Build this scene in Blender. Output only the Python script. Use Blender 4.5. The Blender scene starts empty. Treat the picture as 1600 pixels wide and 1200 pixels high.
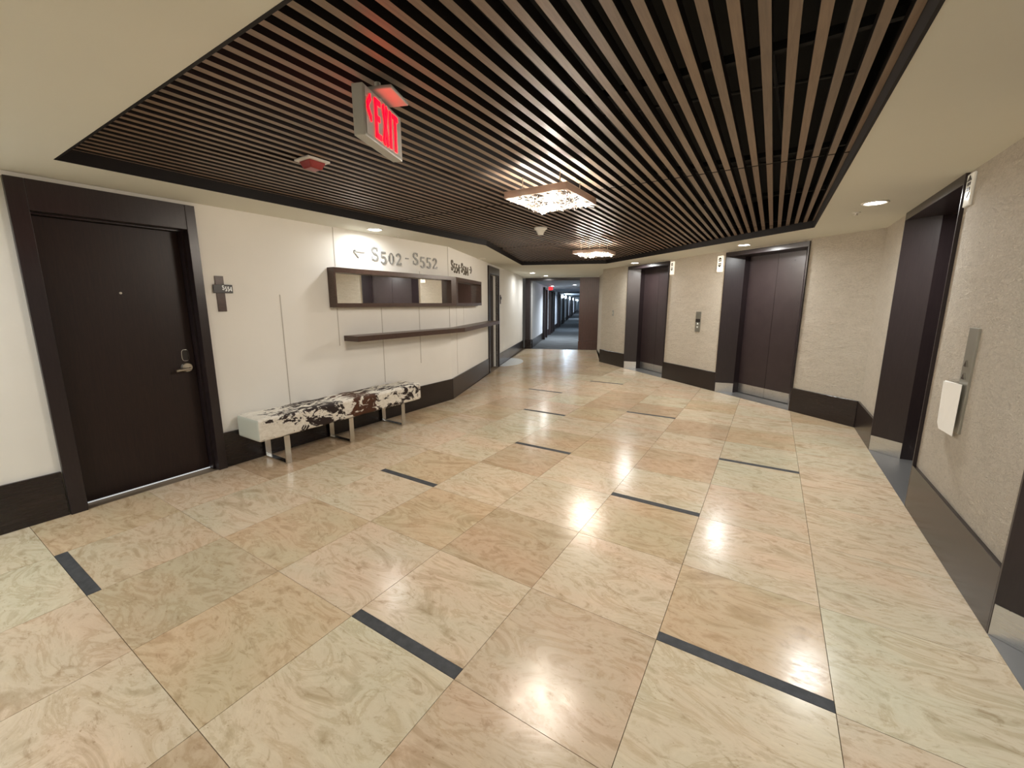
import bpy, bmesh, math, random
from mathutils import Vector, Matrix
from mathutils.geometry import tessellate_polygon
random.seed(7)
COL = bpy.context.scene.collection
SC = bpy.context.scene

# ------------------------------------------------------------------ camera
cd = bpy.data.cameras.new('camera'); cam = bpy.data.objects.new('camera', cd); COL.objects.link(cam)
CR = ((0.84522883, 0.53440271, -0.00140212), (0.09456966, -0.15215574, -0.98382174), (-0.52597034, 0.8314219, -0.1791447))
C = Vector((-0.32185984, -1.64071768, 1.41904938))
m = Matrix.Identity(4)
for i in range(3):
    m[i][0] = CR[0][i]; m[i][1] = -CR[1][i]; m[i][2] = -CR[2][i]; m[i][3] = C[i]
cam.matrix_world = m
cd.sensor_fit = 'HORIZONTAL'; cd.sensor_width = 36.0
cd.lens = 645.3448 / 1600 * 36
cd.shift_x = 6.2688 / 1600; cd.shift_y = -8.9476 / 1600
cd.clip_start = .02; cd.clip_end = 200
SC.camera = cam

# ------------------------------------------------------------------ world, exposure
w = bpy.data.worlds.new('world'); SC.world = w; w.use_nodes = True
w.node_tree.nodes['Background'].inputs[0].default_value = (.9, .85, .75, 1)
w.node_tree.nodes['Background'].inputs[1].default_value = .05
SC.view_settings.view_transform = 'Standard'; SC.view_settings.look = 'None'
SC.view_settings.gamma = 1; SC.view_settings.use_curve_mapping = False
SC.view_settings.exposure = 0.24
P_DOWN = 18.0       # recessed downlight, watts
P_FIX = 15.5         # each chandelier bulb, watts
P_HALL = 58.0       # corridor lamps

# ------------------------------------------------------------------ helpers
def tag(o, label=None, cat=None, group=None, kind=None):
    if label: o['label'] = label
    if cat: o['category'] = cat
    if group: o['group'] = group
    if kind: o['kind'] = kind
    return o

def empty(name, loc=(0, 0, 0), **k):
    o = bpy.data.objects.new(name, None); COL.objects.link(o); o.location = loc
    o.empty_display_size = .05
    return tag(o, **k)

class Fr:
    """local frame on a wall: s along, t out of the wall into the room, z up"""
    def __init__(self, ox, oy, ux, uy):
        l = math.hypot(ux, uy); self.o = (ox, oy); self.u = (ux / l, uy / l); self.n = (uy / l, -ux / l)
    def __call__(self, s, t, z):
        return (self.o[0] + self.u[0] * s + self.n[0] * t, self.o[1] + self.u[1] * s + self.n[1] * t, z)
W = Fr(0, 0, 1, 0); W.n = (0, 1)   # world frame: s=x, t=y

class MB:
    def __init__(self): self.v = []; self.f = []
    def add(self, vs, fs):
        b = len(self.v); self.v += [tuple(x) for x in vs]; self.f += [tuple(b + i for i in f) for f in fs]; return self
    def box(self, fr, s0, s1, t0, t1, z0, z1):
        vs = [fr(s, t, z) for z in (z0, z1) for t in (t0, t1) for s in (s0, s1)]
        return self.add(vs, [(0, 1, 3, 2), (4, 6, 7, 5), (0, 4, 5, 1), (2, 3, 7, 6), (0, 2, 6, 4), (1, 5, 7, 3)])
    def prism(self, pts, z0, z1):
        n = len(pts); vs = [(p[0], p[1], z0) for p in pts] + [(p[0], p[1], z1) for p in pts]
        fs = [tuple(range(n))[::-1], tuple(range(n, 2 * n))] + [(i, (i + 1) % n, n + (i + 1) % n, n + i) for i in range(n)]
        return self.add(vs, fs)
    def slab(self, fr, prof, t0, t1):
        """polygon in (s,z), extruded along t"""
        n = len(prof); vs = [fr(s, t0, z) for s, z in prof] + [fr(s, t1, z) for s, z in prof]
        return self.add(vs, [tuple(range(n))[::-1], tuple(range(n, 2 * n))] + [(i, (i + 1) % n, n + (i + 1) % n, n + i) for i in range(n)])
    def tube(self, a, b, r, n=10, r2=None):
        a = Vector(a); b = Vector(b); d = (b - a).normalized(); r2 = r if r2 is None else r2
        x = d.orthogonal().normalized(); y = d.cross(x)
        vs = [a + (x * math.cos(k * 2 * math.pi / n) + y * math.sin(k * 2 * math.pi / n)) * r for k in range(n)]
        vs += [b + (x * math.cos(k * 2 * math.pi / n) + y * math.sin(k * 2 * math.pi / n)) * r2 for k in range(n)]
        return self.add(vs, [tuple(range(n))[::-1], tuple(range(n, 2 * n))] + [(i, (i + 1) % n, n + (i + 1) % n, n + i) for i in range(n)])
    def lathe(self, c, prof, n=24):
        """prof: (r,z) list"""
        vs = []; fs = []
        for r, z in prof:
            for k in range(n): vs.append((c[0] + r * math.cos(2 * math.pi * k / n), c[1] + r * math.sin(2 * math.pi * k / n), c[2] + z))
        for j in range(len(prof) - 1):
            for k in range(n): fs.append((j * n + k, j * n + (k + 1) % n, (j + 1) * n + (k + 1) % n, (j + 1) * n + k))
        fs.append(tuple(range(n))[::-1]); fs.append(tuple((len(prof) - 1) * n + k for k in range(n)))
        return self.add(vs, fs)
    def build(self, name, mat, parent=None, bevel=0, smooth=False, segs=2, **k):
        me = bpy.data.meshes.new(name); me.from_pydata(self.v, [], self.f)
        bm = bmesh.new(); bm.from_mesh(me)
        bmesh.ops.remove_doubles(bm, verts=bm.verts, dist=1e-6)
        bmesh.ops.recalc_face_normals(bm, faces=bm.faces)
        if bevel:
            bmesh.ops.bevel(bm, geom=list(bm.edges), offset=bevel, segments=segs, affect='EDGES', profile=.5, clamp_overlap=True)
        bm.to_mesh(me); bm.free()
        if smooth:
            for p in me.polygons: p.use_smooth = True
        if mat: me.materials.append(mat)
        o = bpy.data.objects.new(name, me); COL.objects.link(o)
        if parent:
            o.parent = parent; o.matrix_parent_inverse = Matrix.Identity(4)
            off = world_loc(parent)
            o.location = -off
        return tag(o, **k)
def world_loc(o):
    v = Vector(o.location)
    while o.parent: o = o.parent; v += Vector(o.location)
    return v

# ------------------------------------------------------------------ materials
def srgb(r, g, b):
    f = lambda c: (c / 255 / 12.92) if c / 255 <= .04045 else ((c / 255 + .055) / 1.055) ** 2.4
    return (f(r), f(g), f(b), 1)
def mat(name, col, rough=.5, metal=0, spec=.5, emit=None, es=0, coat=0):
    M = bpy.data.materials.new(name); M.use_nodes = True; b = M.node_tree.nodes['Principled BSDF']
    b.inputs['Base Color'].default_value = col if len(col) == 4 else (*col, 1)
    b.inputs['Roughness'].default_value = rough; b.inputs['Metallic'].default_value = metal
    b.inputs['Specular IOR Level'].default_value = spec; b.inputs['Coat Weight'].default_value = coat
    if emit: b.inputs['Emission Color'].default_value = (*emit, 1); b.inputs['Emission Strength'].default_value = es
    return M
def nodes(M): return M.node_tree.nodes, M.node_tree.links, M.node_tree.nodes['Principled BSDF']
def noise(nt, scale, detail=4, rough=.55, dist=0, vec=None):
    n = nt.nodes.new('ShaderNodeTexNoise'); n.inputs['Scale'].default_value = scale; n.inputs['Detail'].default_value = detail
    n.inputs['Roughness'].default_value = rough; n.inputs['Distortion'].default_value = dist
    if vec: nt.links.new(vec, n.inputs['Vector'])
    return n
def ramp(nt, fac, stops, mode='LINEAR'):
    r = nt.nodes.new('ShaderNodeValToRGB'); e = r.color_ramp.elements; r.color_ramp.interpolation = mode
    while len(e) < len(stops): e.new(.5)
    for i, (p, c) in enumerate(stops): e[i].position = p; e[i].color = c if len(c) == 4 else (*c, 1)
    nt.links.new(fac, r.inputs[0]); return r
def coords(nt, scale=(1, 1, 1), kind='Object', rot=(0, 0, 0)):
    t = nt.nodes.new('ShaderNodeTexCoord'); mp = nt.nodes.new('ShaderNodeMapping')
    mp.inputs['Scale'].default_value = scale; mp.inputs['Rotation'].default_value = rot
    nt.links.new(t.outputs[kind], mp.inputs[0]); return mp.outputs[0]
def pos(nt, scale=(1, 1, 1)):
    g = nt.nodes.new('ShaderNodeNewGeometry'); mp = nt.nodes.new('ShaderNodeMapping')
    mp.inputs['Scale'].default_value = scale; nt.links.new(g.outputs['Position'], mp.inputs[0]); return mp.outputs[0]
def bump(nt, h, b, strength=.3, dist=.01):
    bp = nt.nodes.new('ShaderNodeBump'); bp.inputs['Strength'].default_value = strength; bp.inputs['Distance'].default_value = dist
    nt.links.new(h, bp.inputs['Height']); nt.links.new(bp.outputs[0], b.inputs['Normal']); return bp
def mixc(nt, fac, a, b, mode='MIX'):
    x = nt.nodes.new('ShaderNodeMix'); x.data_type = 'RGBA'; x.blend_type = mode
    if isinstance(fac, (int, float)): x.inputs[0].default_value = fac
    else: nt.links.new(fac, x.inputs[0])
    for s, i in ((a, 6), (b, 7)):
        if isinstance(s, (tuple, list)): x.inputs[i].default_value = s if len(s) == 4 else (*s, 1)
        else: nt.links.new(s, x.inputs[i])
    return x.outputs[2]

def plaster(name, c, var=.04, bs=.05, sc=60, rough=.7):
    M = mat(name, c, rough); ns, ln, b = nodes(M); nt = M.node_tree
    n = noise(nt, 2.5, 3, vec=pos(nt)); d = tuple(x * (1 - var * 2) for x in c[:3])
    ln.new(mixc(nt, n.outputs[0], c, d), b.inputs['Base Color'])
    n2 = noise(nt, sc, 3, vec=pos(nt)); bump(nt, n2.outputs[0], b, bs, .003)
    return M
M_white = plaster('white_wall_paint', (.88, .865, .82))
M_ceil = plaster('cream_ceiling_paint', (.74, .735, .645), .02, .04, 120, .8)
M_corr = plaster('corridor_wall_paper', (.66, .68, .70), .03, .04)
M_corrceil = plaster('corridor_ceiling_paint', (.34, .36, .38), .03, .04)

# rough troweled stone-look wall covering
M_tex = mat('textured_wall_covering', (.72, .58, .42), .75); ns, ln, b = nodes(M_tex); nt = M_tex.node_tree
n1 = noise(nt, 4, 6, .65, .6, pos(nt, (1, 1, 2.4))); n2 = noise(nt, 38, 6, .7, 1.2, pos(nt, (1, 1, 1.9))); n3 = noise(nt, 1.1, 2, vec=pos(nt))
c1 = ramp(nt, n1.outputs[0], [(.3, (.62, .54, .435)), (.52, (.72, .63, .52)), (.75, (.78, .70, .59))])
c2 = mixc(nt, n3.outputs[0], c1.outputs[0], (.70, .64, .53), 'MIX')
c3 = mixc(nt, .5, c2, ramp(nt, n2.outputs[0], [(.32, (.62, .60, .57)), (.5, (.97, .97, .97)), (.62, (1.05, 1.05, 1.05))]).outputs[0], 'MULTIPLY')
ln.new(c3, b.inputs['Base Color'])
ad = nt.nodes.new('ShaderNodeMath'); ad.operation = 'MULTIPLY_ADD'; ad.inputs[1].default_value = 1.4
ln.new(n1.outputs[0], ad.inputs[0]); ln.new(n2.outputs[0], ad.inputs[2]); bump(nt, ad.outputs[0], b, 1.0, .028)

def wood(name, a, c, rough=.32, spec=.5, sc=(30, 30, 2.2), bs=.08):
    M = mat(name, a, rough, spec=spec); ns, ln, b = nodes(M); nt = M.node_tree
    n = noise(nt, 3, 7, .65, .4, pos(nt, sc)); r = ramp(nt, n.outputs[0], [(.3, a), (.7, c)])
    ln.new(r.outputs[0], b.inputs['Base Color']); bump(nt, n.outputs[0], b, bs, .002); return M
M_espresso = wood('espresso_wood', (.015, .0095, .011), (.024, .016, .017), .32)
M_doorwood = wood('espresso_door_veneer', (.011, .0055, .0055), (.024, .011, .009), .42, .4)
M_liftdoor = wood('lift_door_laminate', (.028, .018, .019), (.038, .025, .026), .35, .5, (2, 2, 2))
M_base = wood('dark_baseboard', (.012, .008, .008), (.023, .015, .014), .24, .5, (3, 3, 30))
M_frame = wood('brown_frame_wood', (.045, .024, .018), (.085, .048, .034), .35, .5, (8, 8, 40))
M_panelred = wood('reddish_brown_panel', (.060, .027, .022), (.10, .048, .040), .3)
# ceiling slat: long grain along y
M_slat = mat('slat_wood', (.3, .2, .13), .45); ns, ln, b = nodes(M_slat); nt = M_slat.node_tree
oi = nt.nodes.new('ShaderNodeObjectInfo'); n = noise(nt, 4, 6, .6, .3, pos(nt, (24, 1.6, 24)))
r = ramp(nt, n.outputs[0], [(.25, (.19, .135, .095)), (.75, (.29, .21, .15))])
r2 = ramp(nt, oi.outputs['Random'], [(0, (.75, .78, .8)), (1, (1.0, .98, .95))])
ln.new(mixc(nt, 1.0, r.outputs[0], r2.outputs[0], 'MULTIPLY'), b.inputs['Base Color'])
M_slatedge = mat('dark_slat_edge', (.012, .008, .007), .6)  # sides and top of each slat, darker than its underside
M_fascia = mat('dark_fascia_paint', (.012, .010, .010), .6, spec=.25)
M_black = mat('black_plenum_paint', (.006, .006, .006), .8)
M_conduit = mat('dark_conduit', (.03, .03, .03), .5)
M_steel = mat('brushed_steel', (.62, .62, .62), .3, 1); ns, ln, b = nodes(M_steel); nt = M_steel.node_tree
n = noise(nt, 5, 3, vec=pos(nt, (2, 2, 120))); ln.new(ramp(nt, n.outputs[0], [(.3, (.24, .24, .24)), (.7, (.42, .42, .42))]).outputs[0], b.inputs['Roughness'])
M_sill = mat('dark_steel_sill', (.26, .26, .26), .35, .6)
M_chrome = mat('polished_chrome', (.60, .59, .56), .2, 1)
M_satin = mat('satin_nickel', (.66, .62, .54), .28, 1)
M_panelsteel = mat('grey_steel_plate', (.42, .41, .36), .38, .9)
M_gold = mat('warm_bronze_plate', (.30, .26, .22), .35, .9)
M_mirror = mat('mirror_glass', (.86, .87, .85), .015, 1)
M_reveal = mat('grey_reveal_trim', (.50, .47, .42), .5)
M_whiteplastic = mat('white_plastic', (.8, .78, .72), .35)
M_signgrey = mat('sign_housing_grey', (.50, .50, .47), .45)
M_signface = mat('sign_face_plate', (.55, .55, .52), .4)
M_red = mat('red_lit_letters', (.3, .0, .0), .6, spec=.1, emit=(1, 0, .006), es=5.5)
M_redplastic = mat('red_plastic', (.28, .02, .015), .3)
M_letter = mat('brushed_metal_letters', (.27, .27, .255), .4, .0)
M_letterdark = mat('bronze_letters', (.16, .14, .11), .4, .0)
M_plaque = mat('black_plaque', (.02, .016, .014), .35)
M_print = mat('white_print', (.85, .84, .8), .5, emit=(1, 1, .95), es=.15)
M_paper = mat('white_paper', (.85, .84, .80), .7)
M_glassgrey = mat('pale_lantern_glass', (.62, .60, .52), .15, emit=(1, .93, .8), es=.12)
M_arrow = mat('dark_arrow_lens', (.025, .02, .02), .3)
M_lantern = mat('lit_lantern_glass', (.9, .85, .75), .35, emit=(1, .90, .76), es=.55)
M_lens = mat('downlight_lens', (1, 1, 1), .4, emit=(1, .97, .92), es=30)
M_lensoff = mat('downlight_lens_unlit', (.8, .76, .62), .4)
M_trimring = mat('downlight_trim', (.85, .82, .74), .4)
M_bulb = mat('halogen_bulb', (1, 1, 1), .3, emit=(1, .92, .80), es=160)
M_fixglass = mat('glass_crystal_rods', (1, .97, .92), .05); nodes(M_fixglass)[2].inputs['Transmission Weight'].default_value = .6
nodes(M_fixglass)[2].inputs['Emission Color'].default_value = (1, .86, .68, 1); nodes(M_fixglass)[2].inputs['Emission Strength'].default_value = .5
M_fixframe = mat('fixture_frosted_frame', (.62, .48, .40), .4); nodes(M_fixframe)[2].inputs['Transmission Weight'].default_value = .5
M_wire = mat('dark_crystal_wire', (.035, .026, .018), .5, .2)
M_cool = mat('cool_lamp_glass', (1, 1, 1), .4, emit=(.72, .88, 1), es=14)
M_strip = mat('slate_inset', (.060, .065, .075), .6, spec=.25); ns, ln, b = nodes(M_strip); nt = M_strip.node_tree
n = noise(nt, 22, 6, .6, vec=pos(nt)); ln.new(ramp(nt, n.outputs[0], [(.3, (.042, .044, .048)), (.7, (.072, .075, .080))]).outputs[0], b.inputs['Base Color'])
M_grout = mat('grout', (.20, .15, .10), .8)
M_mat = mat('pale_plastic_floor_mat', (.80, .84, .86), .25)
M_leakglow = mat('light_leak_glow', (.8, .8, .78), .35, emit=(.9, .95, 1), es=.35)  # pale glow standing for light from the room behind door 1

# travertine: object colour times stone figure
M_tile = mat('travertine_slab', (.6, .45, .3), .2, spec=.31); ns, ln, b = nodes(M_tile); nt = M_tile.node_tree
oi = nt.nodes.new('ShaderNodeObjectInfo')
va = nt.nodes.new('ShaderNodeVectorMath'); va.operation = 'ADD'
g = nt.nodes.new('ShaderNodeNewGeometry'); rm = nt.nodes.new('ShaderNodeVectorMath'); rm.operation = 'SCALE'; rm.inputs[3].default_value = 37.0
cmb = nt.nodes.new('ShaderNodeCombineXYZ'); ln.new(oi.outputs['Random'], cmb.inputs[0]); ln.new(oi.outputs['Random'], cmb.inputs[2])
ln.new(cmb.outputs[0], rm.inputs[0]); ln.new(g.outputs['Position'], va.inputs[0]); ln.new(rm.outputs[0], va.inputs[1])
mp = nt.nodes.new('ShaderNodeMapping'); mp.inputs['Scale'].default_value = (1, 2.1, 1); ln.new(va.outputs[0], mp.inputs[0])
nA = noise(nt, 2.6, 9, .66, 1.6, mp.outputs[0]); nB = noise(nt, 11, 8, .7, .8, mp.outputs[0]); nC = noise(nt, 45, 3, .5, 0, mp.outputs[0])
nD = noise(nt, 1.5, 3, .5, 0, mp.outputs[0])
rA = ramp(nt, nA.outputs[0], [(.30, (.70, .65, .56)), (.42, (.90, .87, .83)), (.47, (1.03, 1.03, 1.03)), (.53, (.99, .98, .97)), (.58, (.85, .80, .73)), (.63, (1.02, 1.02, 1.01)), (.75, (1.09, 1.09, 1.08))])
rB = ramp(nt, nB.outputs[0], [(.34, (.70, .64, .56)), (.43, (.97, .96, .95)), (.55, (1, 1, 1)), (.66, (1.06, 1.06, 1.05))])
rC = ramp(nt, nC.outputs[0], [(.26, (.55, .46, .36)), (.31, (1, 1, 1))])
rD = ramp(nt, nD.outputs[0], [(.35, (1.04, .97, .93)), (.65, (.96, 1.0, .97))])
cc = mixc(nt, 1, oi.outputs['Color'], rA.outputs[0], 'MULTIPLY'); cc = mixc(nt, .8, cc, rB.outputs[0], 'MULTIPLY')
cc = mixc(nt, .7, cc, rC.outputs[0], 'MULTIPLY'); cc = mixc(nt, 1, cc, rD.outputs[0], 'MULTIPLY'); ln.new(cc, b.inputs['Base Color'])
ln.new(ramp(nt, nB.outputs[0], [(.3, (.27, .27, .27)), (.7, (.15, .15, .15))]).outputs[0], b.inputs['Roughness'])
bump(nt, nB.outputs[0], b, .06, .002)

# carpet
M_carpet = mat('grey_carpet', (.12, .14, .15), .9); ns, ln, b = nodes(M_carpet); nt = M_carpet.node_tree
n = noise(nt, 1.4, 2, .4, .3, pos(nt, (1.0, 3.0, 1))); n2 = noise(nt, 200, 2, vec=pos(nt))
ln.new(mixc(nt, .4, ramp(nt, n.outputs[0], [(.40, (.028, .032, .034)), (.52, (.062, .070, .074))]).outputs[0], n2.outputs[0], 'MULTIPLY'), b.inputs['Base Color'])
bump(nt, n2.outputs[0], b, .4, .004)

# cow hide
M_hide = mat('cowhide', (.8, .75, .66), .6, spec=.3); ns, ln, b = nodes(M_hide); nt = M_hide.node_tree
g = nt.nodes.new('ShaderNodeNewGeometry'); sp = nt.nodes.new('ShaderNodeSeparateXYZ'); ln.new(g.outputs['Position'], sp.inputs[0])
v = pos(nt, (1.9, .85, 1.3)); nA = noise(nt, 9.0, 9, .70, .7, v); nB = noise(nt, 30, 4, .6, .5, v)
# patch density along the bench: sparse at the near end, one big brown patch, one rust patch
dens = ramp(nt, sp.outputs[1], [(0.0, (.0, .0, .0)), (1, (0, 0, 0))])
mr = nt.nodes.new('ShaderNodeMapRange'); mr.inputs[1].default_value = 0; mr.inputs[2].default_value = 2.1; ln.new(sp.outputs[1], mr.inputs[0])
ln.new(mr.outputs[0], dens.inputs[0]); cr = dens.color_ramp
for e, (p_, c_) in zip([cr.elements[0], cr.elements[1]] + [cr.elements.new(.5) for _ in range(9)], [(0, -0), (1, .5)] + [(.10, .25), (.24, .55), (.36, .85), (.44, .35), (.51, 1.0), (.60, .80), (.66, .45), (.75, .62), (.90, .55)]):
    e.position = p_; e.color = (c_, c_, c_, 1)
th = nt.nodes.new('ShaderNodeMath'); th.operation = 'MULTIPLY_ADD'; th.inputs[1].default_value = .20; ln.new(dens.outputs[0], th.inputs[0]); ln.new(nA.outputs[0], th.inputs[2])
fac = ramp(nt, th.outputs[0], [(.610, (0, 0, 0)), (.625, (1, 1, 1))])
rust = ramp(nt, mr.outputs[0], [(.42, (.030, .018, .016)), (.46, (.15, .050, .018)), (.60, (.13, .045, .018)), (.64, (.035, .022, .018))])
rr = mixc(nt, nB.outputs[0], rust.outputs[0], (.02, .012, .010))
hw = ramp(nt, nB.outputs[0], [(.3, (.66, .61, .52)), (.6, (.82, .78, .70))])
ln.new(mixc(nt, fac.outputs[0], hw.outputs[0], rr), b.inputs['Base Color']); bump(nt, nB.outputs[0], b, .15, .004)
M_hideend = plaster('pale_hide_side', (.62, .64, .56), .05, .1, 80, .6)

# ------------------------------------------------------------------ plan
ZC = 2.2
dC = Vector((-.3675, .930, 0)).normalized()      # corridor direction
FL = Fr(-4.27, 0, 0, 1)                          # left wall, s = y
BEND = (-4.27, 3.03)
FB = Fr(BEND[0], BEND[1], dC.x, dC.y)            # angled far-left wall
F2 = Fr(-3.81, 8.06, .7672, -.6414)              # far-right wall with two lifts (t=0 : baseboard/portal face)
CORN = (0.60, 4.373)
F3 = Fr(CORN[0], CORN[1], 0, -1)                 # right wall, s = 4.373 - y
OA = Vector((-6.8, 9.65, 0))                     # corridor portal, left foot
FP = Fr(OA.x, OA.y, .930, .3675); FP.n = (.3675, -.930)   # t towards the lobby
YB = -6.0                                        # back wall
def atX(y): return y

# ---------------------------------------------------------------- floor
def clip_poly(poly, x0, x1, y0, y1):
    def cl(p, f, inter):
        out = []
        for i in range(len(p)):
            a, b_ = p[i - 1], p[i]
            if f(b_):
                if not f(a): out.append(inter(a, b_))
                out.append(b_)
            elif f(a): out.append(inter(a, b_))
        return out
    def ix(c): return lambda a, b_: (c, a[1] + (b_[1] - a[1]) * (c - a[0]) / (b_[0] - a[0]))
    def iy(c): return lambda a, b_: (a[0] + (b_[0] - a[0]) * (c - a[1]) / (b_[1] - a[1]), c)
    p = poly
    for f, it in ((lambda q: q[0] >= x0, ix(x0)), (lambda q: q[0] <= x1, ix(x1)), (lambda q: q[1] >= y0, iy(y0)), (lambda q: q[1] <= y1, iy(y1))):
        if len(p) < 3: return []
        p = cl(p, f, it)
    return p
def area(p): return abs(sum(p[i - 1][0] * p[i][1] - p[i][0] * p[i - 1][1] for i in range(len(p)))) / 2 if len(p) > 2 else 0
xy = lambda fr, s, t: fr(s, t, 0)[:2]
# visible room outline at floor level
R_END = 2.6
room = [(-4.26, YB), (.6, YB), CORN, xy(F2, 0, 0), xy(FP, 2.35, 0), xy(FP, .0, .0), xy(FB, 0, .02)]
S_ = .61
subf = MB(); subf.prism([(-9, YB - .3), (1.6, YB - .3), (1.6, 11.2), (-3, 11.2), (-9, 9.4)], -.12, -.012)
floor = subf.build('floor', M_grout, kind='structure', label='beige polished travertine floor of square slabs with dark slate insets')
INS = [(-1, 0), (-1, 4), (-2, 2), (-3, -1), (-4, 3), (-5, 1), (-3, 6), (-5, 5), (-6, 7), (-5, 9), (-6, -2), (-2, -4), (-4, -4)]
tan = (.60, .475, .325); pale = (.67, .565, .43); pink = (.66, .54, .41); green = (.645, .57, .43); dk = (.565, .44, .31)
TC = {(-1, 0): tan, (-1, 1): pink, (-1, -1): green, (-2, 1): tan, (-2, 0): pink, (-3, 0): dk, (-2, -1): (.63, .50, .37), (-3, -1): pale, (-4, -1): pink,
      (-4, -2): tan, (-5, -2): (.585, .475, .335), (-5, -1): tan, (-3, -2): green, (-2, -2): (.61, .49, .36), (0, 0): green, (0, 1): pale, (0, -1): pink, (-4, 0): tan,
      (-3, 1): pale, (-2, 3): dk, (-1, 5): tan, (-4, 3): tan, (-4, 2): dk, (-5, 0): pale, (-1, 4): green, (-2, 2): pale, (-1, 2): pink, (-1, 3): green,
      (-5, 1): tan, (-3, 3): tan, (-3, 2): pale, (-6, -3): green, (-6, -2): (.60, .49, .36), (-5, -3): (.64, .53, .40), (-4, -3): pale, (0, 2): pale, (0, 3): pink}
rnd = random.Random(3)
G = .0012
for i in range(-13, 2):
    for j in range(-5, 18):
        x0, y0 = i * S_, j * S_
        ch = rnd.random(); bc = [tan, pale, pink, green, pale, pink, dk][int(ch * 7)]
        bc = TC.get((i, j), bc); k = .96 + .08 * rnd.random(); bc = tuple(c * k * .92 for c in bc)
        ylo = y0 + (S_ * .088 if (i, j) in INS else 0)
        p = clip_poly(room, x0 + G, x0 + S_ - G, ylo + G, y0 + S_ - G)
        if area(p) > .002:
            o = MB().prism(p, -.02, 0).build('slab', M_tile, floor); o.color = (*bc, 1)
        if (i, j) in INS:
            p = clip_poly(room, x0 + G, x0 + S_ - G, y0 + G, ylo)
            if area(p) > .001: MB().prism(p, -.02, .0003).build('slate_inset', M_strip, floor, label='dark slate strip')
# plain floor behind the camera is carried on in larger pieces
for k in range(4):
    p = clip_poly(room, -4.3 + k * 1.22, -4.3 + k * 1.22 + 1.218, YB, -5 * S_ - G)
    if area(p) > .01:
        o = MB().prism(p, -.02, 0).build('slab', M_tile, floor); o.color = (.61, .52, .40, 1)

# ---------------------------------------------------------------- ceiling with recess
HOLE = [(-3.745, -.905), (-3.745, 3.2), (-4.86, 6.08), (-3.25, 6.716), (-.03, 3.96), (-.012, -.905)]
outer = [(-4.6, YB - .3), (1.3, YB - .3), (1.3, 4.9), (-2.9, 8.5), xy(FP, 2.7, -.05), xy(FP, -.5, -.05), (-7.3, 9.6), (-4.9, 3.0)]
def cap_mesh(mb, o_, h_, z):
    tris = tessellate_polygon([[Vector((*p, 0)) for p in o_], [Vector((*p, 0)) for p in h_]])
    allp = o_ + h_; mb.add([(*p, z) for p in allp], [tuple(t) for t in tris])
cm = MB(); cap_mesh(cm, outer, HOLE, ZC); cap_mesh(cm, outer, HOLE, ZC + .03)
ceiling = cm.build('ceiling', M_ceil, kind='structure', label='cream painted ceiling with a recessed bay of wooden slats')
# fascia round the recess
n = len(HOLE)
cxh = sum(p[0] for p in HOLE) / n; cyh = sum(p[1] for p in HOLE) / n
def inset_poly(P, d):
    out = []
    for i in range(len(P)):
        a, b_, c = Vector(P[i - 1]), Vector(P[i]), Vector(P[(i + 1) % len(P)])
        e1 = (b_ - a).normalized(); e2 = (c - b_).normalized()
        n1 = Vector((e1.y, -e1.x)); n2 = Vector((e2.y, -e2.x))
        if n1.dot(Vector((cxh, cyh)) - b_) < 0: n1 = -n1
        if n2.dot(Vector((cxh, cyh)) - b_) < 0: n2 = -n2
        bis = (n1 + n2).normalized(); out.append(tuple(b_ + bis * d / max(.2, bis.dot(n1))))
    return out
IN = inset_poly(HOLE, .012)
for i in range(n):
    a, b_, ia, ib = HOLE[i - 1], HOLE[i], IN[i - 1], IN[i]
    MB().prism([a, b_, ib, ia], ZC - .001, ZC + .42).build('fascia_board', M_fascia, ceiling)
bb = inset_poly(HOLE, -.3)
MB().prism(bb, ZC + .42, ZC + .45).build('plenum_lid', M_black, ceiling)
# slats
IN2 = inset_poly(HOLE, .014)
PITCH = .07697; XL = -.040; ZS = ZC + .07
ys = [-.90, 1.575, 4.06, 6.8]
k = 0
while XL - k * PITCH > -4.9:
    xc = XL - k * PITCH; k += 1
    for s in range(3):
        a0 = ys[s] + .009; a1 = ys[s + 1] - .009
        p = clip_poly(IN2, xc - .0165, xc + .0165, a0, a1)
        if area(p) < .002: continue
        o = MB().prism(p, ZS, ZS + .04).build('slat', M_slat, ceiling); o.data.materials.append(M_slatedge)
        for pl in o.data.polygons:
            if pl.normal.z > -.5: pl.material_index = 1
# battens that carry the slats, and a few pipes in the dark above
for y in (-.55, .3, 1.575, 2.7, 4.06, 5.0):
    xl = -3.72 if y < 3.2 else -3.74 - (y - 3.2) * .39
    xr = -.03 if y < 3.9 else -.05 - (y - 3.95) * 1.15
    MB().box(W, xl, xr, y - .012, y + .012, ZS + .0405, ZS + .07).build('carrier_batten', M_black, ceiling)
for a, b_ in (((-.5, -.8, 2.5), (-.3, 3.4, 2.5)), ((-1.3, -.85, 2.46), (-1.0, 4.2, 2.46)), ((-3.3, .6, 2.5), (-.1, 1.1, 2.5)), ((-3.4, 2.3, 2.52), (-.1, 2.5, 2.52)), ((-.9, -.3, 2.38), (-.5, -.6, 2.56))):
    MB().tube(a, b_, .009, 8).build('conduit', M_conduit, ceiling)

# ---------------------------------------------------------------- walls
TH = .15
def baseboard(name, fr, s0, s1, t0=0.0, h=.31, lab=None, m0=0.0, m1=0.0):
    """m0/m1: extra length of the front face at each end (mitres)"""
    d = .02
    mb = MB()
    pts = [xy(fr, s0, t0), xy(fr, s1, t0), xy(fr, s1 + m1, t0 + d), xy(fr, s0 + m0, t0 + d)]
    mb.prism(pts, 0.0, h)
    return mb.build(name, M_base, kind='structure', bevel=.002, segs=1, label=lab)

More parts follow.
